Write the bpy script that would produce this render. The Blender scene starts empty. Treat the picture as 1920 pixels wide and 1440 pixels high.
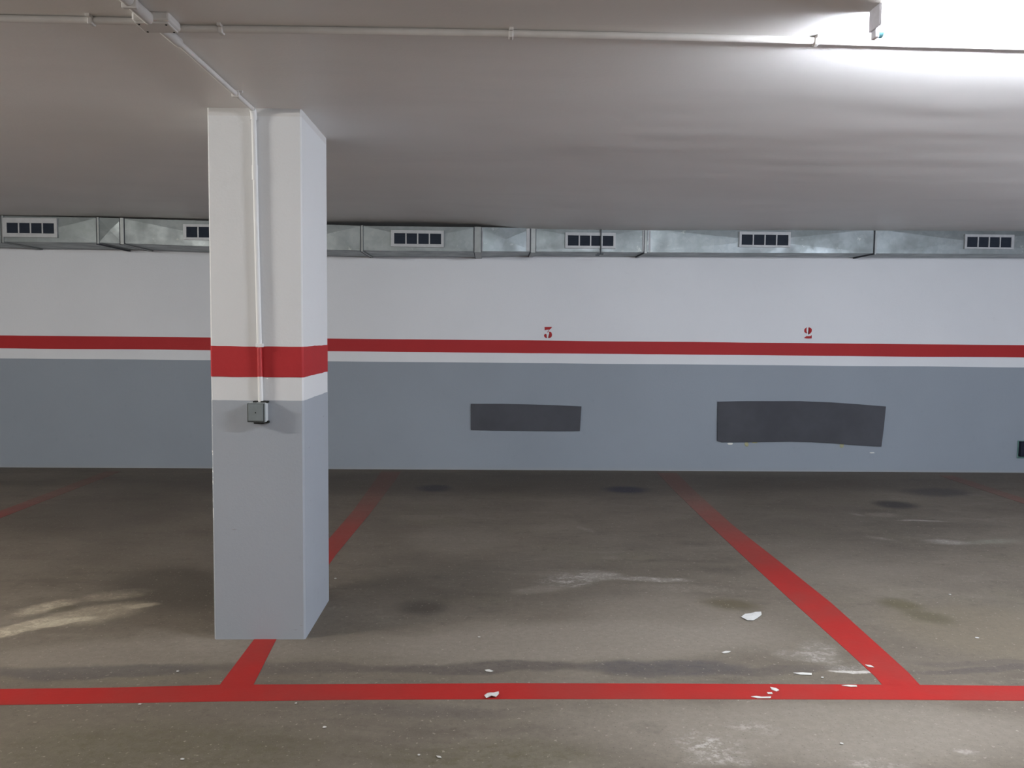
import bpy, bmesh, math, random
from mathutils import Vector, Matrix, noise
random.seed(7)
S = bpy.context.scene
COL = S.collection

# ---------------------------------------------------------------- camera
YAW, PITCH, ROLL, FPX, CAM_H = 0.027, -0.0654, 0.0099, 1500.0, 1.33
def basis():
    cy, sy, cp, sp = math.cos(YAW), math.sin(YAW), math.cos(PITCH), math.sin(PITCH)
    f = Vector((sy*cp, cy*cp, sp)); r = Vector((cy, -sy, 0)); u = r.cross(f)
    cr, sr = math.cos(ROLL), math.sin(ROLL)
    return cr*r+sr*u, -sr*r+cr*u, f
R_, U_, F_ = basis()
cam = bpy.data.objects.new('camera', bpy.data.cameras.new('camera')); COL.objects.link(cam)
cam.data.sensor_width = 36; cam.data.lens = 36*FPX/1920; cam.data.clip_start = .02
M = Matrix((R_, U_, -F_)).transposed().to_4x4(); M.translation = (0, 0, CAM_H); cam.matrix_world = M
S.camera = cam
def at(px, py, axis, val):
    """world point seen at a pixel, on the plane axis=val (0 X, 1 Y, 2 Z)"""
    d = F_ + (px-960)/FPX*R_ - (py-720)/FPX*U_
    o = Vector((0, 0, CAM_H))
    return o + (val-o[axis])/d[axis]*d

# ---------------------------------------------------------------- world, lights, exposure
S.view_settings.view_transform = 'Standard'; S.view_settings.look = 'None'
S.view_settings.gamma = 1; S.view_settings.use_curve_mapping = False
S.view_settings.exposure = -0.08
w = bpy.data.worlds.new('world'); S.world = w; w.use_nodes = True
w.node_tree.nodes['Background'].inputs[0].default_value = (.5, .52, .55, 1)
w.node_tree.nodes['Background'].inputs[1].default_value = 0.05
TUBE_POWER = 800.0
DIFFUSER = 12
def lamp(x, y, power, col, z=2.13):
    """a row of point lights out of the frame: light in all directions, spread along its length"""
    for dx in (-.45, 0, .45):
        l = bpy.data.lights.new('offframe_light', 'POINT'); l.shadow_soft_size = .04
        l.energy = power/3; l.color = col
        o = bpy.data.objects.new('offframe_light', l); COL.objects.link(o); o.location = (x+dx, y, z)
# lights outside the frame: left batten, added fill at right, row behind the camera
lamp(-3.9, 2.36, 250, (1.0, .97, .92))
lamp(4.7, 2.9, 230, (.80, .87, 1.0), 1.70)          # added fill, set low to brighten the right of the ceiling
lamp(-3.2, -2.4, 115, (1.0, .97, .93))
lamp(1.6, -2.4, 115, (1.0, .97, .94))

# ---------------------------------------------------------------- dimensions
YW = 7.63; ZC = 2.236; YP = 3.386; PD = .506
Z_RT, Z_RB, Z_G = 1.2545, 1.130, 1.032
X0, X1, YB = -7.5, 7.5, -5.0

# ---------------------------------------------------------------- helpers
def tag(o, label=None, cat=None, group=None, kind=None):
    if label: o['label'] = label
    if cat: o['category'] = cat
    if group: o['group'] = group
    if kind: o['kind'] = kind
    return o
def empty(name, loc, label, cat, group=None):
    o = bpy.data.objects.new(name, None); COL.objects.link(o); o.location = loc; o.empty_display_size = .05
    return tag(o, label, cat, group)
def obj(name, bm, mat, parent=None, smooth=False):
    me = bpy.data.meshes.new(name); bmesh.ops.recalc_face_normals(bm, faces=bm.faces)
    bm.to_mesh(me); bm.free(); me.materials.append(mat)
    if smooth:
        for p in me.polygons: p.use_smooth = True
        try: me.set_sharp_from_angle(angle=math.radians(40))
        except Exception: pass
    o = bpy.data.objects.new(name, me); COL.objects.link(o)
    if parent is not None:
        o.parent = parent; o.matrix_parent_inverse = Matrix.Translation(parent.location).inverted()
    return o
def box(bm, x0, x1, y0, y1, z0, z1, bev=0, seg=2):
    t = bmesh.new(); bmesh.ops.create_cube(t, size=1)
    for v in t.verts: v.co = Vector(((x0+x1)/2+v.co.x*(x1-x0), (y0+y1)/2+v.co.y*(y1-y0), (z0+z1)/2+v.co.z*(z1-z0)))
    if bev: bmesh.ops.bevel(t, geom=t.edges[:], offset=bev, segments=seg, affect='EDGES', profile=.5)
    me = bpy.data.meshes.new('t'); t.to_mesh(me); t.free(); bm.from_mesh(me); bpy.data.meshes.remove(me)
    return bm
def tube(bm, pts, r, n=14, caps=True):
    pts = [Vector(p) for p in pts]; rr = r if isinstance(r, (list, tuple)) else [r]*len(pts)
    rings = []; prev = None
    for i, p in enumerate(pts):
        d = (pts[min(i+1, len(pts)-1)]-pts[max(i-1, 0)]).normalized()
        if prev is None: a = d.orthogonal().normalized()
        else: a = (prev - prev.dot(d)*d).normalized()
        prev = a; b = d.cross(a)
        rings.append([bm.verts.new(p+rr[i]*(math.cos(t)*a+math.sin(t)*b)) for t in [2*math.pi*k/n for k in range(n)]])
    for A, B in zip(rings, rings[1:]):
        for k in range(n): bm.faces.new((A[k], A[(k+1) % n], B[(k+1) % n], B[k]))
    if caps: bm.faces.new(rings[0][::-1]); bm.faces.new(rings[-1])
    return bm
def slab(bm, pts, n, t):
    """polygon points extruded by t along n"""
    n = Vector(n); a = [bm.verts.new(p) for p in pts]; b = [bm.verts.new(Vector(p)+n*t) for p in pts]
    bm.faces.new(a[::-1]); bm.faces.new(b)
    for i in range(len(a)):
        j = (i+1) % len(a); bm.faces.new((a[i], a[j], b[j], b[i]))
    return bm

# ---------------------------------------------------------------- node helpers
class NT:
    def __init__(s, name, rough=.7, spec=.3, metal=0):
        s.m = bpy.data.materials.new(name); s.m.use_nodes = True; s.t = s.m.node_tree
        s.b = s.t.nodes['Principled BSDF']; s.b.inputs['Roughness'].default_value = rough
        s.b.inputs['Specular IOR Level'].default_value = spec; s.b.inputs['Metallic'].default_value = metal
    def n(s, ty, **k):
        nd = s.t.nodes.new(ty)
        for a, v in k.items(): setattr(nd, a, v)
        return nd
    def L(s, a, b): s.t.links.new(a, b)
    def put(s, sock, v):
        if isinstance(v, bpy.types.NodeSocket): s.L(v, sock)
        elif v is not None: sock.default_value = v
    def pos(s): return s.n('ShaderNodeNewGeometry').outputs['Position']
    def mapping(s, vec, loc=(0, 0, 0), rot=0, scale=(1, 1, 1), ty='POINT'):
        m = s.n('ShaderNodeMapping', vector_type=ty); s.L(vec, m.inputs[0])
        m.inputs[1].default_value = loc; m.inputs[2].default_value = (0, 0, rot); m.inputs[3].default_value = scale
        return m.outputs[0]
    def noise(s, vec, sc, det=4, rough=.55, out=0):
        x = s.n('ShaderNodeTexNoise'); s.L(vec, x.inputs['Vector']); x.inputs['Scale'].default_value = sc
        x.inputs['Detail'].default_value = det; x.inputs['Roughness'].default_value = rough
        return x.outputs[out]
    def rng(s, v, a, b, c=0, d=1, smooth=True):
        m = s.n('ShaderNodeMapRange'); m.interpolation_type = 'SMOOTHSTEP' if smooth else 'LINEAR'
        s.put(m.inputs[0], v)
        for i, q in zip((1, 2, 3, 4), (a, b, c, d)): m.inputs[i].default_value = q
        return m.outputs[0]
    def math(s, op, a, b=None):
        m = s.n('ShaderNodeMath', operation=op); s.put(m.inputs[0], a); s.put(m.inputs[1], b); return m.outputs[0]
    def mix(s, f, a, b, mode='MIX'):
        m = s.n('ShaderNodeMix', data_type='RGBA', blend_type=mode); s.put(m.inputs[0], f)
        for i, q in ((6, a), (7, b)):
            if isinstance(q, tuple) and len(q) == 3: q = (*q, 1)
            s.put(m.inputs[i], q)
        return m.outputs[2]
    def add(s, a, b, k):
        v = s.n('ShaderNodeVectorMath', operation='MULTIPLY_ADD'); s.put(v.inputs[0], b); v.inputs[1].default_value = (k, k, k)
        s.put(v.inputs[2], a); return v.outputs[0]
    def sepz(s, v, i=2):
        x = s.n('ShaderNodeSeparateXYZ'); s.L(v, x.inputs[0]); return x.outputs[i]
    def bump(s, h, st, dist=.01):
        b = s.n('ShaderNodeBump'); s.put(b.inputs['Height'], h); b.inputs['Strength'].default_value = st
        b.inputs['Distance'].default_value = dist; s.L(b.outputs[0], s.b.inputs['Normal'])
    def color(s, v):
        if isinstance(v, tuple) and len(v) == 3: v = (*v, 1)
        s.put(s.b.inputs['Base Color'], v); return s.m

# ---------------------------------------------------------------- concrete floor colour, shared by slab and worn paint
LIGHT = (.34, .32, .285); CREAM = (.72, .68, .56); WHITE = (.82, .83, .82); DARK = (.085, .078, .068)
BLUE = (.10, .10, .115); GREEN = (.155, .15, .10); TAN = (.27, .245, .19); TYRE = (.12, .11, .11)
# end point, end point, half thickness (photo px on the floor), colour, strength, inner edge, break-up
STAINS_SHADE = [
 (0, 1090, 640, 1010, 90, DARK, .22, .1, 0), (250, 1060, 420, 1150, 40, DARK, .55, .1, 0), (-60, 960, 420, 960, 50, DARK, .4, .1, 0), (640, 1100, 960, 1060, 55, DARK, .25, .1, 0),  # broad dark areas; shade left of the pillar is painted in
 (-100, 905, 2050, 905, 26, DARK, .55, .1, 0),  # along the wall foot: light falloff and dirt, both put into the colour
 (1300, 990, 1800, 960, 60, DARK, .3, .1, 0),
 (-120, 1240, 700, 1210, 34, LIGHT, .6, .2, 0), (620, 1215, 1500, 1190, 44, LIGHT, .75, .2, 0), (1050, 1130, 1500, 1190, 60, LIGHT, .45, .1, 0),
 (1640, 1170, 2100, 1200, 60, TAN, .6, .2, 0), (1460, 1090, 1700, 1050, 34, LIGHT, .25, .1, 0),
 (740, 1010, 960, 1010, 28, LIGHT, .25, .1, 0),
 (-100, 1400, 700, 1410, 60, GREEN, .75, .1, .5), (650, 1420, 1180, 1415, 32, GREEN, .8, .1, .6), (1500, 1345, 1760, 1352, 18, GREEN, .5, .1, .5),
 (1000, 1360, 2100, 1370, 60, LIGHT, .75, .1, 0), (1130, 1410, 1960, 1410, 40, LIGHT, .6, .1, .3),
 (-60, 1262, 420, 1256, 13, BLUE, .6, .3, .2), (380, 1254, 760, 1252, 12, TYRE, .5, .3, .3), (700, 1252, 1120, 1250, 12, TYRE, .8, .3, .3),
 (1080, 1256, 1420, 1252, 17, BLUE, .75, .3, .3), (1300, 1262, 1640, 1252, 8, TYRE, .6, .2, .4), (1690, 1262, 2000, 1250, 6, TYRE, .7, .3, .3),
 (1700, 1242, 1960, 1244, 6, TYRE, .4, .3, .3), (560, 1330, 1000, 1335, 16, TYRE, .35, .1, 0),
 (735, 1141, 852, 1136, 15, DARK, .8, .0, .1), (1310, 1127, 1436, 1141, 13, (.13, .115, .07), .8, .0, .1), (1640, 1130, 1740, 1138, 12, (.13, .12, .06), .7, .0, .1),
 (1690, 1145, 1800, 1168, 15, (.14, .13, .08), .7, .0, .1), (1300, 1060, 1420, 1080, 8, DARK, .25, .0, 0),
 (775, 916, 850, 915, 7, (.05, .05, .065), .8, .1, 0), (1125, 918, 1220, 918, 7, (.05, .05, .08), .9, .1, 0),
 (1640, 948, 1720, 946, 8, (.05, .05, .055), .8, .1, 0), (1690, 924, 1830, 922, 9, (.05, .05, .06), .6, .1, 0),
 (-60, 1200, 130, 1158, 11, CREAM, .95, .5, .5), (20, 1157, 150, 1122, 12, CREAM, .75, .1, .5), (70, 1168, 290, 1135, 20, CREAM, .6, .1, .4),
 (60, 1178, 180, 1158, 6, CREAM, .9, .5, .3), (90, 1146, 150, 1140, 8, (.17, .155, .12), .8, .2, .2), (140, 1120, 270, 1116, 10, CREAM, .45, .1, .5),
 (190, 1112, 300, 1104, 6, LIGHT, .5, .1, .6), (230, 1142, 305, 1134, 5, CREAM, .55, .2, .1),
 (340, 1190, 440, 1225, 22, LIGHT, .9, .1, .3), (260, 1185, 340, 1200, 18, LIGHT, .35, .1, .3),
 (1010, 1100, 1130, 1072, 14, WHITE, .6, -.2, .85), (960, 1112, 1060, 1098, 8, LIGHT, .8, .1, .4), (1080, 1080, 1180, 1082, 10, WHITE, .45, .1, .6),
 (1150, 1088, 1300, 1086, 5, WHITE, .5, .1, .7), (1180, 1100, 1420, 1108, 9, LIGHT, .7, .1, .6),
 (1080, 984, 1120, 1000, 3, WHITE, .15, -.2, .2), (1120, 1043, 1170, 1046, 4, LIGHT, .5, .1, .5),
 (1590, 961, 1625, 970, 3, WHITE, .3, -.2, .5), (1620, 966, 1690, 964, 5, LIGHT, .6, .1, .4), (1680, 976, 1790, 979, 2, WHITE, .45, -.1, .4),
 (1615, 1005, 1690, 1016, 4, WHITE, .25, -.2, .6), (1725, 1013, 1830, 1019, 6, WHITE, .5, -.2, .5), (1790, 1018, 1925, 1013, 5, (.5, .6, .52), .35, -.2, .5),
 (1810, 928, 1850, 928, 3, LIGHT, .4, .1, .4),
 (1540, 1250, 1660, 1262, 10, WHITE, .35, .0, .8), (1510, 1195, 1560, 1250, 16, WHITE, .3, .1, .7), (1565, 1262, 1650, 1263, 3, WHITE, .9, .4, .2),
 (1440, 1218, 1560, 1240, 12, WHITE, .25, .1, .7),
 (1260, 1390, 1400, 1400, 26, WHITE, .55, -.2, .95), (1350, 1360, 1470, 1370, 14, WHITE, .35, -.2, .95), (1540, 1420, 1720, 1430, 14, WHITE, .3, -.2, .9),
 (1790, 1412, 1850, 1418, 6, WHITE, .45, -.2, .7), (1280, 1420, 1420, 1432, 14, WHITE, .4, .1, .8),
 (1180, 1360, 1260, 1370, 14, DARK, .35, .1, .6), (700, 1360, 860, 1366, 10, DARK, .25, .1, .6),
]
def concrete(k, stains_shade=STAINS_SHADE):
    P = k.pos()
    big = k.noise(P, .55, 3, .5); mid = k.noise(P, 2.3, 5, .6); fine = k.noise(P, 34, 5, .7)
    dist = k.add(P, k.noise(P, 3.4, 2, .5, 1), .13)
    dist = k.add(dist, k.noise(P, 26, 2, .5, 1), .022)
    sh = k.n('ShaderNodeVectorMath', operation='SUBTRACT'); k.L(dist, sh.inputs[0]); sh.inputs[1].default_value = (.076, .076, .076)
    D = sh.outputs[0]
    c = k.mix(k.rng(big, .3, .7), (.215, .195, .165), (.262, .244, .212))
    c = k.mix(k.rng(mid, .32, .72, 0, .55), c, (.175, .158, .135))
    c = k.mix(k.rng(k.noise(P, 1.2, 4, .6), .5, .75, 0, .5), c, (.25, .24, .185))
    st = k.noise(k.mapping(dist, scale=(.32, 1, 1)), 5.5, 6, .62)            # smears along the driving direction
    c = k.mix(k.rng(st, .53, .70, 0, .42), c, (.33, .31, .275)); c = k.mix(k.rng(st, .47, .30, 0, .45), c, (.125, .112, .094))
    mo = k.noise(P, 13, 6, .72)
    c = k.mix(k.rng(mo, .55, .68, 0, .33), c, (.32, .30, .26)); c = k.mix(k.rng(mo, .45, .33, 0, .42), c, (.12, .11, .088))
    brk = k.noise(k.mapping(P, scale=(1, 1.5, 1)), 16, 6, .75)
    brk2 = k.rng(k.math('ADD', brk, k.math('MULTIPLY', k.math('SUBTRACT', k.noise(P, 55, 3, .7), .5), .5)), .46, .64)
    for (a, b, cx, cy, ht, colr, stg, inner, bk) in stains_shade:
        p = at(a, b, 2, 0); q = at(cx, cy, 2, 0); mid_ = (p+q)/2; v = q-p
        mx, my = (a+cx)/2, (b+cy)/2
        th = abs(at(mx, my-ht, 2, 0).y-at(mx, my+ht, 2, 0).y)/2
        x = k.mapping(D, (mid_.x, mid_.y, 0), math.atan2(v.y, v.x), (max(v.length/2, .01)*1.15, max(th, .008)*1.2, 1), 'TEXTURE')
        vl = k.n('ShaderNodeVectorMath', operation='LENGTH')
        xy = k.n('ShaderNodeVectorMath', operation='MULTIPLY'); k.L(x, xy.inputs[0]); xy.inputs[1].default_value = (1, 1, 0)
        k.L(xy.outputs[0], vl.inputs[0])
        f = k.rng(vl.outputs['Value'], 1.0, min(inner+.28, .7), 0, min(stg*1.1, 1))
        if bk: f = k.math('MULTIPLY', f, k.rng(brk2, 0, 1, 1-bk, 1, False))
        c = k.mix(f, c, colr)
    # pale specks, dark pits
    c = k.mix(k.rng(k.noise(P, 60, 2, .5), .66, .72, 0, .6), c, (.52, .50, .46))
    c = k.mix(k.rng(k.noise(P, 210, 2, .6), .62, .72, 0, .35), c, (.48, .46, .42))
    c = k.mix(k.rng(k.noise(P, 110, 3, .6), .40, .30, 0, .5), c, (.08, .072, .06))
    c = k.mix(k.rng(fine, .3, .7, -.0, .22), c, (.10, .09, .078))
    c = k.mix(1.0, c, (.62, .575, .525), 'MULTIPLY')
    return P, c, fine
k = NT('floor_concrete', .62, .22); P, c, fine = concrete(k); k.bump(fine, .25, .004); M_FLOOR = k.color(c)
k = NT('floor_red_paint', .6, .15); P, c, fine = concrete(k, STAINS_SHADE[:5])
red = k.mix(k.rng(k.noise(P, 2.0, 4, .6), .35, .7), (.295, .018, .015), (.25, .027, .022))
wear = k.noise(P, 26, 6, .75)
yy = k.sepz(P, 1)
far = k.rng(yy, 3.6, 7.2, 0, .30)                       # paint fades into the concrete towards the wall
fade = k.rng(k.math('ADD', k.noise(P, 1.4, 3, .5), far), .58, .82, 0, .5)
chip = k.rng(k.math('ADD', wear, k.math('MULTIPLY', far, .35)), .68, .74, 0, .8)
red = k.mix(k.math('MAXIMUM', fade, k.rng(yy, 3.9, 6.9, 0, .86)), red, c)
red = k.mix(chip, red, c); k.bump(fine, .2, .004); M_LINE = k.color(red)

def wallpaint(name, base, dirt, spot=.0, rough=.75):
    k = NT(name, rough, .2); P = k.pos()
    c = k.mix(k.rng(k.noise(P, 1.1, 4, .55), .3, .75, 0, .55), base, dirt)
    c = k.mix(k.rng(k.noise(P, 12, 4, .7), .6, .8, 0, spot), c, tuple(x*.7 for x in dirt))
    k.bump(k.noise(P, 90, 4, .6), .25, .003)
    return k, P, c
k, P, c = wallpaint('wall_white_paint', (.66, .675, .70), (.60, .615, .64), .1); M_WHITE = k.color(c)
k, P, c = wallpaint('wall_grey_paint', (.262, .296, .335), (.235, .265, .30), .15)
c = k.mix(k.rng(k.sepz(P), .035, .0, 0, .5), c, (.30, .31, .31)); M_GREY = k.color(c)
k, P, c = wallpaint('stripe_red_paint', (.37, .022, .024), (.32, .021, .025), .1, .6); M_RED = k.color(c)
# pillar: slightly darker in the top few centimetres
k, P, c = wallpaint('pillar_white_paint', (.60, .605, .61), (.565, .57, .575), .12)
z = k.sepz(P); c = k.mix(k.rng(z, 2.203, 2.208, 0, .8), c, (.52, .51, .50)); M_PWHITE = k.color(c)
k, P, c = wallpaint('pillar_grey_paint', (.305, .328, .358), (.28, .303, .332), .15)
e = k.math('MULTIPLY', k.rng(k.sepz(P, 0), -1.168, -1.172), k.rng(k.noise(P, 30, 4, .6), .56, .6))
c = k.mix(k.math('MULTIPLY', e, k.rng(k.sepz(P), .4, .7)), c, (.75, .74, .70))
c = k.mix(k.rng(k.noise(k.mapping(P, scale=(6, 6, 22)), 1.4, 3, .6), .70, .76, 0, .5), c, (.2, .2, .2))
M_PGREY = k.color(c)
# conduit on the pillar is painted over with the pillar's bands
k = NT('pillar_conduit_paint', .5, .35); P = k.pos(); z = k.sepz(P)
zz = k.math('ADD', z, k.math('MULTIPLY', k.noise(P, 40, 3), .006))
c = k.mix(k.rng(zz, Z_RT+.003, Z_RT+.005), (.40, .028, .030), (.67, .675, .67)); c = k.mix(k.rng(zz, Z_RB+.003, Z_RB+.005), (.67, .67, .66), c)
M_PCOND = k.color(c)
k = NT('ceiling_paint', .42, .5); P = k.pos()
c = k.mix(k.rng(k.noise(P, .8, 4, .5), .3, .7), (.70, .68, .66), (.76, .74, .72))
c = k.mix(k.rng(k.noise(k.mapping(P, scale=(1, 3.5, 1)), 1.6, 4, .55), .45, .75, 0, .35), c, (.66, .645, .63))
k.bump(k.noise(P, 60, 4, .6), .12, .004); M_CEIL = k.color(c)
k = NT('conduit_paint', .6, .3); P = k.pos(); c = k.mix(k.rng(k.noise(P, 9, 3), .4, .7), (.60, .58, .56), (.55, .53, .51)); M_COND = k.color(c)
k = NT('galvanised_steel', .42, .5, .75); P = k.pos()
vo = k.n('ShaderNodeTexVoronoi'); k.L(k.mapping(P, scale=(1, 1, 1)), vo.inputs['Vector']); vo.inputs['Scale'].default_value = 34
sp = k.sepz(vo.outputs['Color'], 0)
c = k.mix(k.rng(sp, 0, 1, 0, .35, False), (.23, .255, .26), (.32, .345, .345)); c = k.mix(k.rng(k.noise(P, 3.5, 4, .6), .45, .7, 0, .6), c, (.19, .215, .21))
c = k.mix(k.rng(k.noise(P, 7, 5, .7), .62, .72, 0, .7), c, (.46, .48, .46))
k.L(k.rng(k.noise(P, 6, 4), .3, .7, .36, .58), k.b.inputs['Roughness']); M_GALV = k.color(c)
def plain(name, col, rough=.5, spec=.4, metal=0, var=.12, sc=20):
    k = NT(name, rough, spec, metal); P = k.pos()
    return k.color(k.mix(k.rng(k.noise(P, sc, 4, .6), .35, .7), col, tuple(x*(1-var) for x in col)))
M_SEAM = plain('duct_flange_steel', (.27, .285, .28), .45, .5, .6)
M_DARKSEAM = plain('dark_seam', (.06, .065, .075), .7, .2)
M_FRAME = plain('grille_aluminium', (.40, .41, .42), .5, .4, .15)
M_HOLE = plain('grille_mesh_dark', (.020, .026, .038), .75, .15)
M_STRAP = plain('hanger_steel', (.08, .09, .10), .6, .3, .3)
M_FOAM = plain('foam_dark_grey', (.078, .081, .092), .95, .1, 0, .2, 2)
M_RUB = plain('black_rubber', (.012, .016, .028), .7, .2)
M_TEAL = plain('teal_glue', (.12, .22, .20), .8, .2)
M_GLUE = plain('glue_yellow', (.34, .33, .20), .6, .3)
M_GLUEW = plain('glue_white', (.7, .7, .66), .6, .3)
M_BOX = plain('box_grey_plastic', (.17, .195, .20), .55, .35)
M_BOXSIDE = plain('box_body_plastic', (.46, .48, .48), .6, .35)
M_BLACK = plain('knockout_black', (.02, .022, .02), .8, .1)
M_CHIP = plain('plaster_chip', (.52, .51, .48), .85, .15, 0, .12, 60)
M_PAPER = plain('paper_scrap', (.50, .495, .475), .85, .15, 0, .1, 60)
M_CAP = plain('batten_end_plastic', (.70, .70, .76), .5, .4)
M_BLUE = plain('tube_cap_blue', (.25, .62, .75), .35, .5)
def emis(name, col, st):
    k = NT(name); k.b.inputs['Base Color'].default_value = (.9, .9, .9, 1); k.b.inputs['Emission Color'].default_value = (*col, 1)
    k.b.inputs['Emission Strength'].default_value = st; return k.m
M_TUBE = emis('fluorescent_tube', (.85, .905, 1.0), TUBE_POWER)
M_DIFF = emis('opal_diffuser', (.95, .96, 1.0), DIFFUSER)

# ---------------------------------------------------------------- shell
T = .2
bm = bmesh.new(); box(bm, X0-T, X1+T, YB-T, YW+T, -T, 0); floor = tag(obj('floor', bm, M_FLOOR), kind='structure')
wall = tag(obj('wall_back', box(bmesh.new(), X0-T, X1+T, YW, YW+T, 0, 2.5), M_WHITE), kind='structure')
tag(obj('wall_front', box(bmesh.new(), X0-T, X1+T, YB-T, YB, 0, 2.5), M_WHITE), kind='structure')
tag(obj('wall_left', box(bmesh.new(), X0-T, X0, YB, YW, 0, 2.5), M_WHITE), kind='structure')
tag(obj('wall_right', box(bmesh.new(), X1, X1+T, YB, YW, 0, 2.5), M_WHITE), kind='structure')
# ceiling: level, drifting a little and trowelled unevenly towards the back wall
CE = [(-100, 403), (0, 404), (200, 406), (390, 411), (620, 415), (800, 416), (880, 419), (960, 423.5), (1050, 426), (1200, 427), (1600, 427.5), (1900, 429), (2000, 430)]
CE = [at(x, y, 1, 7.05) for x, y in CE]
def lerp_tab(tab, x):
    if x <= tab[0][0]: return tab[0][1]
    for (a, b), (c_, d) in zip(tab, tab[1:]):
        if x <= c_: return b+(d-b)*(x-a)/(c_-a)
    return tab[-1][1]
CT = [(p.x, p.z) for p in CE]
def ceil_z(x, y):
    t = max(0, min(1, (y-4.6)/2.4)); t = t*t*(3-2*t)
    z = ZC + (lerp_tab(CT, x)-ZC)*t
    a = max(0, min(1, (y-2.6)/.8))*max(0, min(1, (6.9-y)/.5))
    a *= .35+.65*max(0, min(1, (x+1.0)/1.5))
    return z + a*(.0050*noise.noise(Vector((x*.55, y*2.4, 3)))+.0026*noise.noise(Vector((x*1.6, y*5.2, 8)))+.0012*noise.noise(Vector((x*3, y*13, 1))))
bm = bmesh.new()
xs = [X0-T+(X1-X0+2*T)*i/150 for i in range(151)]; ys = [YB-T, -2, 0, 1, 1.8, 2.2]+[2.4+i*.05 for i in range(int((YW+T-2.4)/.05)+2)]
g = [[bm.verts.new((x, y, ceil_z(x, y))) for x in xs] for y in ys]
for A, B in zip(g, g[1:]):
    for i in range(len(xs)-1): bm.faces.new((A[i], B[i], B[i+1], A[i+1]))
top = [bm.verts.new(p) for p in ((xs[0], ys[0], 2.5), (xs[-1], ys[0], 2.5), (xs[-1], ys[-1], 2.5), (xs[0], ys[-1], 2.5))]
bm.faces.new(top)
me_c = obj('ceiling', bm, M_CEIL, smooth=True); tag(me_c, kind='structure')

# painted bands on the back wall, with the small wobble of a hand-rolled edge
def band(name, mat, zt, zb, x0, x1, y, par, t=.0012, ph=0, amp=.003):
    bm = bmesh.new(); N = 120; rows = []
    for i in range(N+1):
        x = x0+(x1-x0)*i/N
        a = zt+amp*noise.noise(Vector((x*1.3, ph, 0)))+amp*.3*noise.noise(Vector((x*9, ph, 0)))
        b = (zb+amp*noise.noise(Vector((x*1.1, ph+5, 0)))+amp*.3*noise.noise(Vector((x*9, ph+7, 0)))) if zb > 0 else 0.0
        rows.append([bm.verts.new((x, y-t, b)), bm.verts.new((x, y-t, a)), bm.verts.new((x, y, a)), bm.verts.new((x, y, b))])
    for A, B in zip(rows, rows[1:]):
        for j in range(4): bm.faces.new((A[j], A[(j+1) % 4], B[(j+1) % 4], B[j]))
    bm.faces.new(rows[0]); bm.faces.new(rows[-1][::-1])
    return obj(name, bm, mat, par)
band('painted_stripe', M_RED, 1.2475, 1.1265, X0, X1, YW, wall, ph=1)['label'] = 'red painted stripe along the back wall'
band('painted_dado', M_GREY, 1.032, 0, X0, X1, YW, wall, ph=4)['label'] = 'blue grey painted lower part of the back wall'
# stencilled bay numbers (outline points in 1/28.8 px of a crop of the photograph)
def glyph(polys, ox, oy):
    bm = bmesh.new()
    for pl in polys:
        slab(bm, [at(ox+a/28.8, oy+b/28.8, 1, YW) for a, b in pl], (0, -1, 0), .0015)
    bmesh.ops.triangulate(bm, faces=bm.faces[:])
    o = obj('bay_number', bm, M_RED, wall); return o
glyph([[(605, 380), (1003, 376), (985, 420), (940, 470), (885, 522), (760, 518), (690, 525), (640, 545), (612, 560)],
       [(862, 540), (835, 600), (770, 675), (738, 668), (790, 600), (835, 545)],
       [(830, 640), (880, 622), (930, 635), (985, 690), (1012, 790), (1000, 880), (945, 945), (870, 978), (790, 970), (850, 925), (875, 860), (880, 760), (868, 690)],
       [(575, 830), (600, 775), (650, 745), (700, 760), (724, 810), (712, 860), (688, 900), (700, 935), (740, 965), (715, 980), (640, 950), (590, 895)]], 1000, 600)['label'] = 'stencilled red number 3'
glyph([[(512, 570), (530, 500), (575, 440), (640, 405), (672, 402), (640, 450), (632, 540), (645, 640), (690, 712), (640, 722), (560, 690), (520, 630)],
       [(740, 402), (810, 402), (880, 440), (918, 500), (926, 570), (905, 650), (855, 715), (780, 765), (720, 800), (760, 745), (790, 690), (780, 640), (805, 570), (800, 480), (780, 430)],
       [(495, 972), (560, 920), (640, 868), (730, 872), (860, 868), (895, 820), (920, 830), (920, 995), (760, 1005), (600, 998)]], 1490, 600)['label'] = 'stencilled red number 2'

# painted bay lines on the floor
def ground_strip(pl, pr, label):
    bm = bmesh.new(); rows = []
    for a, b in zip(pl, pr):
        A = at(*a, 2, 0) if len(a) == 2 else Vector(a); B = at(*b, 2, 0) if len(b) == 2 else Vector(b)
        rows.append([bm.verts.new((A.x, A.y, 0)), bm.verts.new((A.x, A.y, .0012)), bm.verts.new((B.x, B.y, .0012)), bm.verts.new((B.x, B.y, 0))])
    for A, B in zip(rows, rows[1:]):
        for j in range(4): bm.faces.new((A[j], A[(j+1) % 4], B[(j+1) % 4], B[j]))
    bm.faces.new(rows[0]); bm.faces.new(rows[-1][::-1])
    o = obj('painted_line', bm, M_LINE, floor); o['label'] = label; return o
ground_strip([(-5, 2.885, 0), (-60, 1293), (200, 1290), (410, 1284.5), (640, 1283), (960, 1281.5), (1250, 1282), (1640, 1284), (1920, 1286.5), (2000, 1287), (5, 2.95, 0)],
             [(-5, 2.77, 0), (-60, 1323), (200, 1319), (410, 1315.5), (640, 1312.5), (960, 1311), (1250, 1311), (1640, 1312), (1920, 1314), (2000, 1315), (5, 2.83, 0)], 'long red line across the fronts of the parking bays')
ground_strip([(715, 884), (700, 905), (662, 958), (617, 1010), (475, 1201), (412, 1284.6)], [(752, 884), (738, 905), (692, 965), (630, 1040), (517, 1201), (475, 1284.6)], 'worn red bay line running under the pillar')
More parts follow.
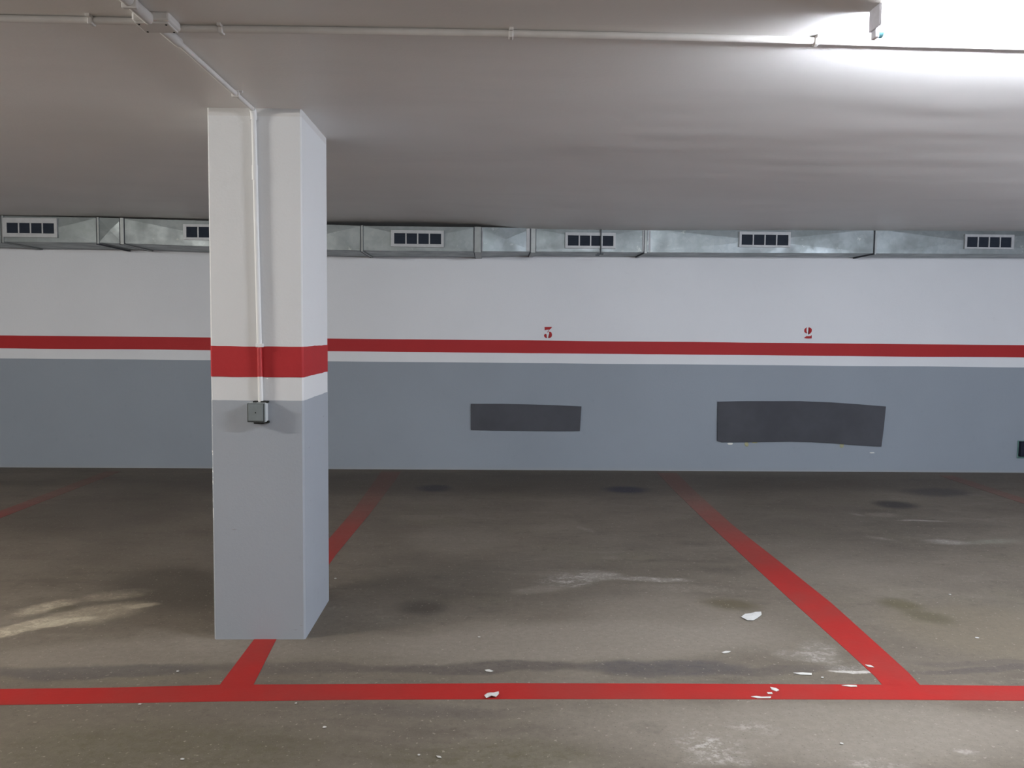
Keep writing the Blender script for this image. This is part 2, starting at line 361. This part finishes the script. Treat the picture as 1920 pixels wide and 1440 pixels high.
ground_strip([(1232, 886.5), (1262, 918), (1330, 984), (1420, 1068), (1500, 1141), (1590, 1222), (1640, 1268), (1654, 1284.2)], [(1268, 886.5), (1300, 918), (1373, 984), (1470, 1060), (1560, 1132), (1660, 1222), (1704, 1262), (1725, 1285)], 'red bay line right of the bay numbered 3')
ground_strip([(-3.56, 7.45, 0), (-3.53, 5.5, 0), (-3.50, 2.9, 0)], [(-3.42, 7.45, 0), (-3.40, 5.5, 0), (-3.37, 2.9, 0)], 'faded red bay line at the far left')
ground_strip([(4.28, 7.45, 0), (4.25, 5.5, 0), (4.2, 2.93, 0)], [(4.42, 7.45, 0), (4.39, 5.5, 0), (4.34, 2.93, 0)], 'faded red bay line at the far right')

# ---------------------------------------------------------------- pillar
PX0 = at(402, 1199, 2, 0).x; PX1 = at(572, 1199, 2, 0).x
PXT0 = at(388, 203, 1, YP).x; PXT1 = at(565, 203, 1, YP).x
pil = empty('concrete_pillar', ((PX0+PX1)/2, YP+PD/2, 0), 'square white and grey concrete pillar with a red band', 'pillar')
def ring_band(name, mat, z0, z1, off, wob=.0015, lab=None):
    """closed band round the pillar; rough hand-painted edges, slightly chamfered corners"""
    bm = bmesh.new(); path = []
    b = .006
    cor = [(PX0, YP), (PX1, YP), (PX1, YP+PD), (PX0, YP+PD)]
    for i, (x, y) in enumerate(cor):
        sx = -1 if x == PX0 else 1; sy = -1 if y == YP else 1
        c1 = (x+sx*off, y-sy*b); c2 = (x-sx*b, y+sy*off)
        path += [c1, c2] if i in (0, 2) else [c2, c1]
    pts = []
    for i in range(len(path)):
        a, c_ = Vector(path[i]), Vector(path[(i+1) % len(path)])
        n = 14 if (a-c_).length > .05 else 1
        for q in range(n): pts.append(a.lerp(c_, q/n))
    def wz(p, z, s):
        return z if (z <= .001 or z > 2.2) else z+wob*noise.noise(Vector((p.x*14, p.y*14, s)))*1.6
    A = [bm.verts.new((p.x, p.y, wz(p, z0, 1))) for p in pts]; B = [bm.verts.new((p.x, p.y, wz(p, z1, 2))) for p in pts]
    for i in range(len(pts)):
        j = (i+1) % len(pts); bm.faces.new((A[i], A[j], B[j], B[i]))
    bm.faces.new(A[::-1]); bm.faces.new(B)
    bmesh.ops.triangulate(bm, faces=[f for f in bm.faces if len(f.verts) > 4])
    for v in bm.verts:      # follow the slight lean of the cast faces
        t = v.co.z/ZC; s = (v.co.x-PX0)/(PX1-PX0)
        v.co.x += t*((PXT0-PX0)*(1-s)+(PXT1-PX1)*s)
    o = obj(name, bm, mat, pil)
    if lab: o['label'] = lab
    return o
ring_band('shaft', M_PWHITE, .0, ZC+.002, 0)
ring_band('painted_dado', M_PGREY, .0, Z_G-.002, .0014, lab='blue grey paint on the lower pillar')
ring_band('painted_stripe', M_RED, Z_RB-.001, Z_RT+.003, .0014, lab='red band painted round the pillar')

# ---------------------------------------------------------------- ventilation duct
duct = empty('ventilation_duct', (0, 7.3, 2.0), 'galvanised rectangular duct with white framed grilles along the back wall', 'duct')
# station: px, top py, bottom py, front plane Y
ST = [(-150, 401, 449, 7.04), (5, 405, 453, 7.04), (184, 408, 455, 7.04), (229, 409.5, 456, 7.04), (500, 417, 466, 7.04), (679, 423.5, 469.5, 7.04),
      (896, 426, 471, 7.05), (1000, 427.5, 471.5, 7.20), (1211, 428.3, 473, 7.22), (1642, 429.5, 475, 7.22), (2000, 431.5, 477, 7.22)]
SW = []
for x, a, b, y in ST:
    p = at(x, a, 1, y); q = at(x, b, 1, y); SW.append((p.x, y, p.z, q.z))
def duct_at(x):
    for A, B in zip(SW, SW[1:]):
        if x <= B[0]:
            t = (x-A[0])/(B[0]-A[0]); return [A[i]+(B[i]-A[i])*t for i in range(4)]
    return SW[-1]
GR = [(4, 107, 408, 445.5, 12, 101.5, 417.5, 438), (343, 441, 420, 450.5, 349, 437, 425, 446), (733, 832, 431, 463.5, 739, 827, 437, 458),
      (1060, 1154, 435.5, 466, 1065, 1150, 441, 461.5), (1387, 1482, 434, 464, 1391, 1478, 439.5, 460), (1810, 1901, 439, 467.5, 1814, 1896, 444, 464)]
for A, B in zip(SW, SW[1:]):
    bm = bmesh.new(); back = YW-.004
    v = [bm.verts.new(p) for p in ((A[0], A[1], A[3]), (B[0], B[1], B[3]), (B[0], B[1], B[2]), (A[0], A[1], A[2]),
                                   (A[0], back, A[3]), (B[0], back, B[3]), (B[0], back, B[2]), (A[0], back, A[2]))]
    c0 = (v[0].co+v[1].co+v[2].co+v[3].co)/4
    cc = bm.verts.new(c0+Vector((0, -.012 if (A[0]+B[0]) % .7 > .3 else -.009, 0)))        # cross-broken sheet: four shallow triangles
    for i in range(4): bm.faces.new((v[i], v[(i+1) % 4], cc))
    bm.faces.new((v[4], v[7], v[6], v[5])); bm.faces.new((v[0], v[4], v[5], v[1])); bm.faces.new((v[3], v[2], v[6], v[7]))
    bm.faces.new((v[0], v[3], v[7], v[4])); bm.faces.new((v[1], v[5], v[6], v[2]))
    obj('duct_section', bm, M_GALV, duct)
for i, (x, y, zt, zb) in enumerate(SW[1:-1]):
    w_ = {3: .016, 6: .03, 7: .022, 8: .012}.get(i+1, .009); pr = .012
    bm = bmesh.new()
    box(bm, x-w_, x+w_, y-pr, y+.02, zb-pr, zt+.004, .002, 1); box(bm, x-w_, x+w_, y+.02, YW-.004, zb-pr, zb, .001, 1)
    o = obj('flange', bm, M_SEAM, duct)
    d = obj('seam', box(box(bmesh.new(), x-w_-.005, x-w_+.002, y-pr-.001, y+.01, zb-pr-.001, zt, 0), x-w_-.005, x-w_+.002, y, YW-.004, zb-pr-.001, zb, 0), M_DARKSEAM, duct)
    if i+1 in (3, 7, 8, 6):
        obj('seam', box(bmesh.new(), x+w_-.001, x+w_+.004, y-pr*.6, y+.01, zb-pr*.4, zt, 0), M_DARKSEAM, duct)
# narrow joint at the left closed by a thick black gasket under the duct
x, y, zt, zb = SW[2]
obj('gasket', box(bmesh.new(), x-.016, x+.010, y-.014, YW-.004, zb-.018, zb-.008, .002, 1), M_DARKSEAM, duct)
# bright creased collars beside two joints
for px_, wd in ((903, .012), (990, .016), (1206.5, .010), (1218, .008)):
    p = at(px_, 450, 1, 7.15); D_ = duct_at(p.x); p = at(px_, 450, 1, D_[1]); D_ = duct_at(p.x)
    obj('collar', box(bmesh.new(), p.x-wd, p.x+wd, D_[1]-.009, D_[1]+.01, D_[3]+.004, D_[2]-.006, .003, 1), M_FRAME, duct)
for (x0, x1, y0, y1, cx0, cx1, cy0, cy1) in GR:
    m = at((x0+x1)/2, 450, 1, 7.1); yf = duct_at(m.x)[1]-.028
    a = at(x0, y0, 1, yf); b = at(x1, y1, 1, yf); c_ = at(cx0, cy0, 1, yf); d = at(cx1, cy1, 1, yf)
    dx = (d.x-c_.x); n = 4; bar = .011
    bm = bmesh.new(); f0, f1 = yf, yf+.022
    zt = a.z; zb = b.z
    box(bm, a.x, b.x, f0, f1, c_.z, zt); box(bm, a.x, b.x, f0, f1, zb, d.z)
    box(bm, a.x, c_.x, f0, f1, d.z, c_.z); box(bm, d.x, b.x, f0, f1, d.z, c_.z)
    for q in range(1, n):
        xx = c_.x+dx*q/n; box(bm, xx-bar/2, xx+bar/2, f0+.001, f1, d.z, c_.z)
    gr = obj('vent_grille', bm, M_FRAME, duct)
    for q in range(n):
        l = c_.x+dx*q/n+(bar/2 if q else 0); r = c_.x+dx*(q+1)/n-(bar/2 if q < n-1 else 0)
        bm = bmesh.new(); box(bm, l, r, f0+.007, f0+.012, d.z, c_.z)
        for s in range(1, 5):
            zz_ = d.z+(c_.z-d.z)*s/5; box(bm, l, r, f0+.004, f0+.008, zz_-.0012, zz_+.0012)
        o = obj('grille_opening', bm, M_HOLE, duct)
        o.parent = gr; o.matrix_parent_inverse = Matrix()
# hanger strap crossing the fourth grille
p = at(1126, 470, 1, 7.19); D_ = duct_at(p.x); yh = D_[1]-.034
bm = bmesh.new(); tube(bm, [(p.x, yh, D_[3]-.02), (p.x, yh, D_[2]-.002)], .0055, 8)
box(bm, p.x-.03, p.x+.025, yh-.006, yh+.03, D_[3]-.026, D_[3]-.016, .002, 1); box(bm, p.x-.045, p.x-.012, yh-.004, yh+.01, D_[3]-.038, D_[3]-.022, .002, 1)
o = obj('hanger_rod', bm, M_STRAP, duct); o['label'] = 'dark hanger rod crossing a grille'

# ---------------------------------------------------------------- foam pads glued to the wall
def pad(pts, t, mat, label, cat='bumper pad', name='foam_pad', grp=None):
    P3 = [at(a, b, 1, YW-.0030) for a, b in pts]
    c0 = sum(P3, Vector())/len(P3)
    e = empty(name, (c0.x, YW-.001, c0.z), label, cat, grp)
    bm = bmesh.new(); slab(bm, P3, (0, -1, 0), t)
    ed = [x for x in bm.edges if all(v.co.y < YW-t*.7 for v in x.verts)]
    bmesh.ops.bevel(bm, geom=ed, offset=.003, segments=2, affect='EDGES')
    obj('foam_sheet', bm, mat, e); return e
def blobs(e, name, lst, mat, lab=None):
    for a, b, rx, rz in lst:
        bm = bmesh.new()
        p = at(a, b, 1, YW-.0048)
        t = bmesh.new(); bmesh.ops.create_icosphere(t, subdivisions=2, radius=1)
        for v in t.verts:
            n = 1+.3*noise.noise(v.co*1.7+Vector((a, b, 0)))
            v.co = Vector((p.x+v.co.x*rx*n, p.y+v.co.y*.003, p.z+v.co.z*rz*n))
        me = bpy.data.meshes.new('t'); t.to_mesh(me); t.free(); bm.from_mesh(me); bpy.data.meshes.remove(me)
        o = obj(name, bm, mat, e, True)
        if lab: o['label'] = lab
e = pad([(883, 757), (940, 757), (1000, 758.5), (1050, 760), (1090, 762), (1088.5, 785), (1087, 808), (1040, 808), (990, 807.5), (930, 807), (883, 806), (883, 780)], .014, M_FOAM,
        'short dark grey foam pad glued below the number 3')
e = pad([(1345, 753), (1400, 752), (1450, 752), (1500, 752), (1560, 754.5), (1610, 758), (1660, 762), (1656, 800), (1651.5, 837), (1600, 834), (1560, 830.5), (1520, 828.5), (1480, 827.5), (1420, 828.5), (1352, 829), (1344, 826), (1344.5, 790)], .016, M_FOAM,
        'long sagging dark grey foam pad glued below the number 2')
blobs(e, 'glue_drip', [(1400, 833, .022, .022), (1415, 830, .03, .006), (1578, 834, .02, .03)], M_GLUE, 'yellowed glue drip')
blobs(e, 'glue_smear', [(1369, 832, .028, .010), (1635, 849, .025, .006)], M_GLUEW, 'white glue smear')
e = empty('rubber_bumper', (at(1930, 840, 1, YW).x, YW-.001, .22), 'black rubber bumper low on the wall at the right frame edge', 'bumper')
a = at(1909, 827, 1, YW); b = at(1962, 855, 1, YW)
obj('rubber_block', box(bmesh.new(), a.x, b.x, YW-.05, YW-.0015, b.z, a.z, .006, 2), M_RUB, e)
obj('backing_plate', box(bmesh.new(), a.x-.008, b.x+.008, YW-.012, YW-.0013, b.z-.022, a.z+.006, .003, 1), M_TEAL, e)

# ---------------------------------------------------------------- ceiling conduits and box
RC = .0105; ZT = ZC-RC+.0005
def clip(par, p, axis='x', r=RC):
    bm = bmesh.new(); s = r+.004
    if axis == 'x':
        box(bm, p.x-.007, p.x+.007, p.y-s, p.y+s, p.z-s, ZC+.001, .003, 2); box(bm, p.x-.006, p.x+.006, p.y-s-.012, p.y-s+.002, ZC-.008, ZC+.001, .001, 1)
    elif axis == 'y':
        box(bm, p.x-s, p.x+s, p.y-.007, p.y+.007, p.z-s, ZC+.001, .003, 2); box(bm, p.x+s-.002, p.x+s+.012, p.y-.006, p.y+.006, ZC-.008, ZC+.001, .001, 1)
    else:
        box(bm, p.x-s, p.x+s, YP-2*r-.003, YP+.001, p.z-.008, p.z+.008, .003, 2)
    return obj('conduit_clip', bm, M_COND if axis != 'z' else M_PCOND, par)
JX0, JX1 = at(252, 50, 2, 2.2).x, at(322, 50, 2, 2.2).x; JY0, JY1 = 2.385, 2.475
jb = empty('junction_box', ((JX0+JX1)/2, (JY0+JY1)/2, ZC), 'painted over junction box on the ceiling where the conduits cross', 'junction box')
obj('box_body', box(bmesh.new(), JX0, JX1, JY0, JY1, ZC-.026, ZC+.001, .008, 3), M_COND, jb)
obj('lid', box(bmesh.new(), JX0+.006, JX1-.006, JY0+.006, JY1-.006, ZC-.031, ZC-.024, .003, 2), M_COND, jb)
for (x, y) in ((JX0+.016, JY1-.016), (JX1-.016, JY1-.016), (JX0+.016, JY0+.016), (JX1-.016, JY0+.016)):
    obj('screw', tube(bmesh.new(), [(x, y, ZC-.0325), (x, y, ZC-.030)], .003, 10), M_BLACK, jb)
# left run
yl = 2.437
e = empty('ceiling_conduit', (-2, yl, ZT), 'painted conduit on the ceiling running left from the junction box', 'conduit')
obj('pipe', tube(bmesh.new(), [(X0, yl-.03, ZT), (-3, yl-.01, ZT), (JX0, yl, ZT)], RC), M_COND, e, True)
p = at(177, 42, 2, ZT); clip(e, Vector((p.x, yl-.003, ZT)))
clip(e, Vector((-2.0, yl-.006, ZT)))
# right run to the batten
e = empty('ceiling_conduit', (0, 2.45, ZT), 'long painted conduit on the ceiling between junction box and lamp', 'conduit')
path = [at(x, y, 2, ZT) for x, y in ((322, 54), (600, 57), (958, 63), (1250, 69), (1530, 76), (1700, 81))]
path.append(Vector((2.6, path[-1].y+.02, ZT))); path.append(Vector((X1, path[-1].y+.03, ZT)))
obj('pipe', tube(bmesh.new(), path, RC+.0005), M_COND, e, True)
for x, y in ((415, 55), (958, 63), (1530, 76)): clip(e, at(x, y, 2, ZT))
# depth run, thick part then thin part to the pillar
e = empty('ceiling_conduit', (-1.0, 1.6, ZT), 'thick painted conduit on the ceiling coming from the viewer to the junction box', 'conduit')
rz = .017; q0 = at(240, 0, 2, ZC-rz)
obj('pipe', tube(bmesh.new(), [(q0.x-.02, YB, ZC-rz), (q0.x, q0.y, ZC-rz), (-.992, JY0+.01, ZC-rz)], rz), M_COND, e, True)
clip(e, Vector((q0.x+.002, 2.27, ZC-rz)), 'y', rz)
e = empty('ceiling_conduit', (-.98, 2.9, ZT), 'thin painted conduit on the ceiling from junction box to pillar', 'conduit')
A = Vector((-.985, JY1-.01, ZC-.016)); B = at(334, 79, 2, ZC-.016); C = Vector((at(472, 203, 2, ZT).x, YP-RC-.014, ZT))
obj('coupling', tube(bmesh.new(), [A, B], .0155), M_COND, e, True)
obj('pipe', tube(bmesh.new(), [B-Vector((0, .02, 0)), C+Vector((0, .003, 0))], RC*.9), M_COND, e, True)
p = at(442, 175, 2, ZT); clip(e, p, 'y')
xa = at(476, 215, 1, YP-RC).x; xb = at(489, 748, 1, YP-RC).x
e = empty('pillar_conduit', (xb, YP-RC, 1.0), 'conduit running down the pillar front, painted over with its bands', 'conduit')
yc = YP-RC-.0015
obj('pipe', tube(bmesh.new(), [(xb, yc, 1.026), (xb-.001, yc, 1.1), (xa, yc, 2.19)], RC), M_PCOND, e, True)
arc = [Vector((xa, yc-.02+.02*math.cos(t), 2.186+(ZT-2.186)*math.sin(t))) for t in [math.pi/2*i/6 for i in range(7)]]
obj('elbow', tube(bmesh.new(), arc, RC+.0025), M_PCOND, e, True)
zc_ = at(478, 325, 1, YP).z
obj('coupling', tube(bmesh.new(), [(xa+.002, yc, zc_-.03), (xa+.002, yc, zc_+.03)], RC+.0018), M_PCOND, e, True)
p = at(490, 645, 1, YP); clip(e, Vector((xb-.002, yc, Z_RT+.008)), 'z')

# switch box on the pillar
bx0 = at(463, 770, 1, YP-.045).x; bx1 = at(498, 770, 1, YP-.045).x; bz1 = at(480, 755.5, 1, YP-.045).z; bz0 = at(480, 792, 1, YP-.045).z
e = empty('connection_box', ((bx0+bx1)/2, YP, (bz0+bz1)/2), 'small square grey connection box on the pillar front at the conduit end', 'connection box')
obj('box_body', box(bmesh.new(), bx0+.001, bx1-.001, YP-.040, YP-.0013, bz0, bz1, .004, 2), M_BOXSIDE, e)
cv = obj('cover', box(box(bmesh.new(), bx0, bx1-.002, YP-.046, YP-.038, bz0, bz1, .003, 2), bx0+.006, bx1-.011, YP-.049, YP-.044, bz0+.006, bz1-.006, .002, 2), M_BOX, e)
xm, zm = (bx0+bx1)/2-.002, (bz0+bz1)/2
o = obj('screw', tube(bmesh.new(), [(xm, YP-.050, zm), (xm, YP-.048, zm)], .0028, 12), M_BLACK, cv)
o.parent = cv; o.matrix_parent_inverse = Matrix()
bm = bmesh.new(); t = .0016
for (a, b, c_, d) in ((bx0+.003, bx0+.003+t, bz0+.003, bz1-.003), (bx1-.008, bx1-.008+t, bz0+.003, bz1-.003), (bx0+.003, bx1-.007, bz0+.003, bz0+.003+t), (bx0+.003, bx1-.007, bz1-.003-t, bz1-.003)):
    box(bm, a, b, YP-.0465, YP-.045, c_, d)
o = obj('cover_groove', bm, M_BLACK, cv); o.parent = cv; o.matrix_parent_inverse = Matrix()
obj('knockout', box(bmesh.new(), bx0+.02, bx0+.034, YP-.03, YP-.004, bz1-.002, bz1+.006, .001, 1), M_BLACK, e)
obj('knockout', box(bmesh.new(), bx1-.026, bx1+.004, YP-.026, YP-.004, bz1-.002, bz1+.006, .001, 1), M_BLACK, e)
obj('knockout', box(bmesh.new(), bx0+.024, bx1-.010, YP-.036, YP-.006, bz0-.007, bz0+.002, .002, 1), M_BLACK, e)
obj('knockout', box(bmesh.new(), bx1-.010, bx1+.006, YP-.022, YP-.004, bz0-.006, bz0+.004, .002, 1), M_BLACK, e)

# ---------------------------------------------------------------- batten luminaire
n0 = at(1650, 6, 2, ZC); f0_ = at(1633, 21, 2, ZC)
LX = n0.x; LY0 = n0.y; LY1 = f0_.y; LZ = at(1650, 46, 1, LY0).z; LL = 1.25
e = empty('batten_lamp', (LX+LL/2, (LY0+LY1)/2, ZC), 'glaring white fluorescent batten lamp on the ceiling at upper right', 'lamp')
obj('diffuser', box(bmesh.new(), LX+.004, LX+LL-.004, LY0, LY1, LZ, ZC-.003, .004, 2), M_DIFF, e)
obj('housing', box(bmesh.new(), LX+.01, LX+LL-.01, LY0+.006, LY1-.006, ZC-.004, ZC+.001), M_CAP, e)
LT = at(1650, 64, 1, LY1-.006).z
for s in (0, 1):
    xx = LX if s == 0 else LX+LL-.004
    obj('end_cap', box(bmesh.new(), xx-.002, xx+.006, LY0-.002, LY1+.004, LZ-.002, ZC+.001, .002, 2), M_CAP, e)
    h = box(bmesh.new(), xx+.004 if s == 0 else xx-.012, xx+.016 if s == 0 else xx+.0, LY1-.026, LY1+.002, LT-.016, LZ+.002, .003, 2)
    obj('lamp_holder', h, M_CAP, e)
    a_, b_ = (LX+.016, LX+.030) if s == 0 else (LX+LL-.030, LX+LL-.016)
    obj('tube_cap', tube(bmesh.new(), [(a_, LY1-.012, LT), (b_, LY1-.012, LT)], .0135), M_BLUE, e, True)
obj('fluorescent_tube', tube(bmesh.new(), [(LX+.030, LY1-.012, LT), (LX+LL-.030, LY1-.012, LT)], .013, 12), M_TUBE, e, True)

# ---------------------------------------------------------------- debris on the floor
def flake(pts_px=None, px=None, py=None, size=.01, mat=None, name='plaster_chip', label='', cat='debris', grp=None, t=.0018, z=.0005, bend=.003):
    if pts_px: P3 = [at(a, b, 2, z) for a, b in pts_px]
    else:
        c0 = at(px, py, 2, z); n = random.randint(6, 9)
        P3 = [c0+Vector((math.cos(a)*size*random.uniform(.6, 1.15), math.sin(a)*size*random.uniform(.5, 1.0), 0)) for a in [2*math.pi*i/n for i in range(n)]]
    c0 = sum(P3, Vector())/len(P3); bm = bmesh.new(); bot = []; topv = []
    for p in P3:
        h = bend*(.5+.5*noise.noise(p*40)); bot.append(bm.verts.new((p.x, p.y, z+h*.6))); topv.append(bm.verts.new((p.x, p.y, z+h*.6+t)))
    cb = bm.verts.new((c0.x, c0.y, z)); ct = bm.verts.new((c0.x, c0.y, z+t*1.5+bend*.4))
    for i in range(len(P3)):
        j = (i+1) % len(P3)
        bm.faces.new((bot[j], bot[i], cb)); bm.faces.new((topv[i], topv[j], ct)); bm.faces.new((bot[i], bot[j], topv[j], topv[i]))
    o = obj(name, bm, mat or M_CHIP); return tag(o, label, cat, grp)
zf = .0016
flake([(1389.5, 1158), (1397, 1153), (1408, 1151), (1416, 1149), (1427, 1148.5), (1428, 1154), (1420, 1160), (1412, 1164.5), (1401, 1164)], mat=M_PAPER, name='paper_scrap', bend=.008, z=.001,
      label='largest white paper scrap on the floor left of the diagonal bay line', cat='paper')
flake([(908, 1307), (914, 1302), (920, 1301), (926, 1302), (935, 1299), (935.5, 1304), (930, 1309), (921, 1308), (912, 1310.5)], mat=M_PAPER, name='paper_scrap', bend=.016, z=zf,
      label='crumpled pale scrap lying on the long red line in the middle', cat='paper')
flake([(909, 1257), (917, 1256), (925, 1259), (920, 1260.5), (912, 1259.5)], mat=M_CHIP, name='paper_scrap', z=.001, label='thin white scrap behind the crumpled one, just beyond the red line', cat='paper')
G = 'tiny plaster chips on the floor'
for pts, lab in (([(1444, 1289), (1455, 1291), (1461, 1295), (1456, 1297), (1447, 1294)], 'upper white chip on the red line left of the junction'),
                 ([(1438, 1299), (1447, 1299), (1449, 1302), (1440, 1302)], 'middle small white chip on the red line below the larger chip'),
                 ([(1408, 1307), (1418, 1306), (1430, 1308), (1446, 1307), (1444, 1310), (1420, 1310)], 'flat elongated white chip at the lower edge of the red line'),
                 ([(1578, 1286), (1590, 1285), (1606, 1286), (1607, 1288.5), (1595, 1288.5)], 'white chip on the upper edge of the red line, left of the diagonal'),
                 ([(1622, 1247), (1632, 1248), (1639, 1252), (1628, 1251)], 'white chip on the left edge of the diagonal bay line'),
                 ([(1487, 1262.5), (1505, 1262), (1522, 1263), (1522, 1266), (1500, 1265.5)], 'long white plaster strip lying behind the red line'),
                 ([(1353, 1224), (1361, 1221.5), (1370, 1222), (1366, 1224.5), (1357, 1225.5)], 'small white chip in front of the big paper scrap'),
                 ([(818, 1418), (826, 1419), (828, 1422), (821, 1421)], 'white chip at the bottom of the photo, near the middle')):
    flake(pts, z=zf, label=lab)
for px_, py_, sz, lab in ((898, 1195, .006, 'tiny white chip on the floor behind the thin white scrap'), (1781, 1115, .008, 'tiny white chip alone in the right hand bay'),
                          (629, 1085, .008, 'tiny white chip beside the right rear corner of the pillar'), (333, 1259, .007, 'small white chip in front of the pillar to its left'),
                          (1542, 1271, .006, 'tiny white chip right of the long plaster strip'), (1578, 1395, .006, 'small white chip in the foreground right of the pale specks'),
                          (608, 1364, .007, 'small white chip in the foreground right of the pillar'), (555, 1319, .005, 'tiny white chip just below the red line under the pillar'),
                          (262, 1321, .006, 'small white chip below the red line at the left'), (342, 1424, .006, 'white chip in the bottom left foreground'),
                          (785, 1416, .005, 'tiny white chip just left of the bottom middle chip'), (1832, 1196, .008, 'pale chip on the floor near the right frame edge')):
    flake(px=px_, py=py_, size=sz, label=lab, z=zf)
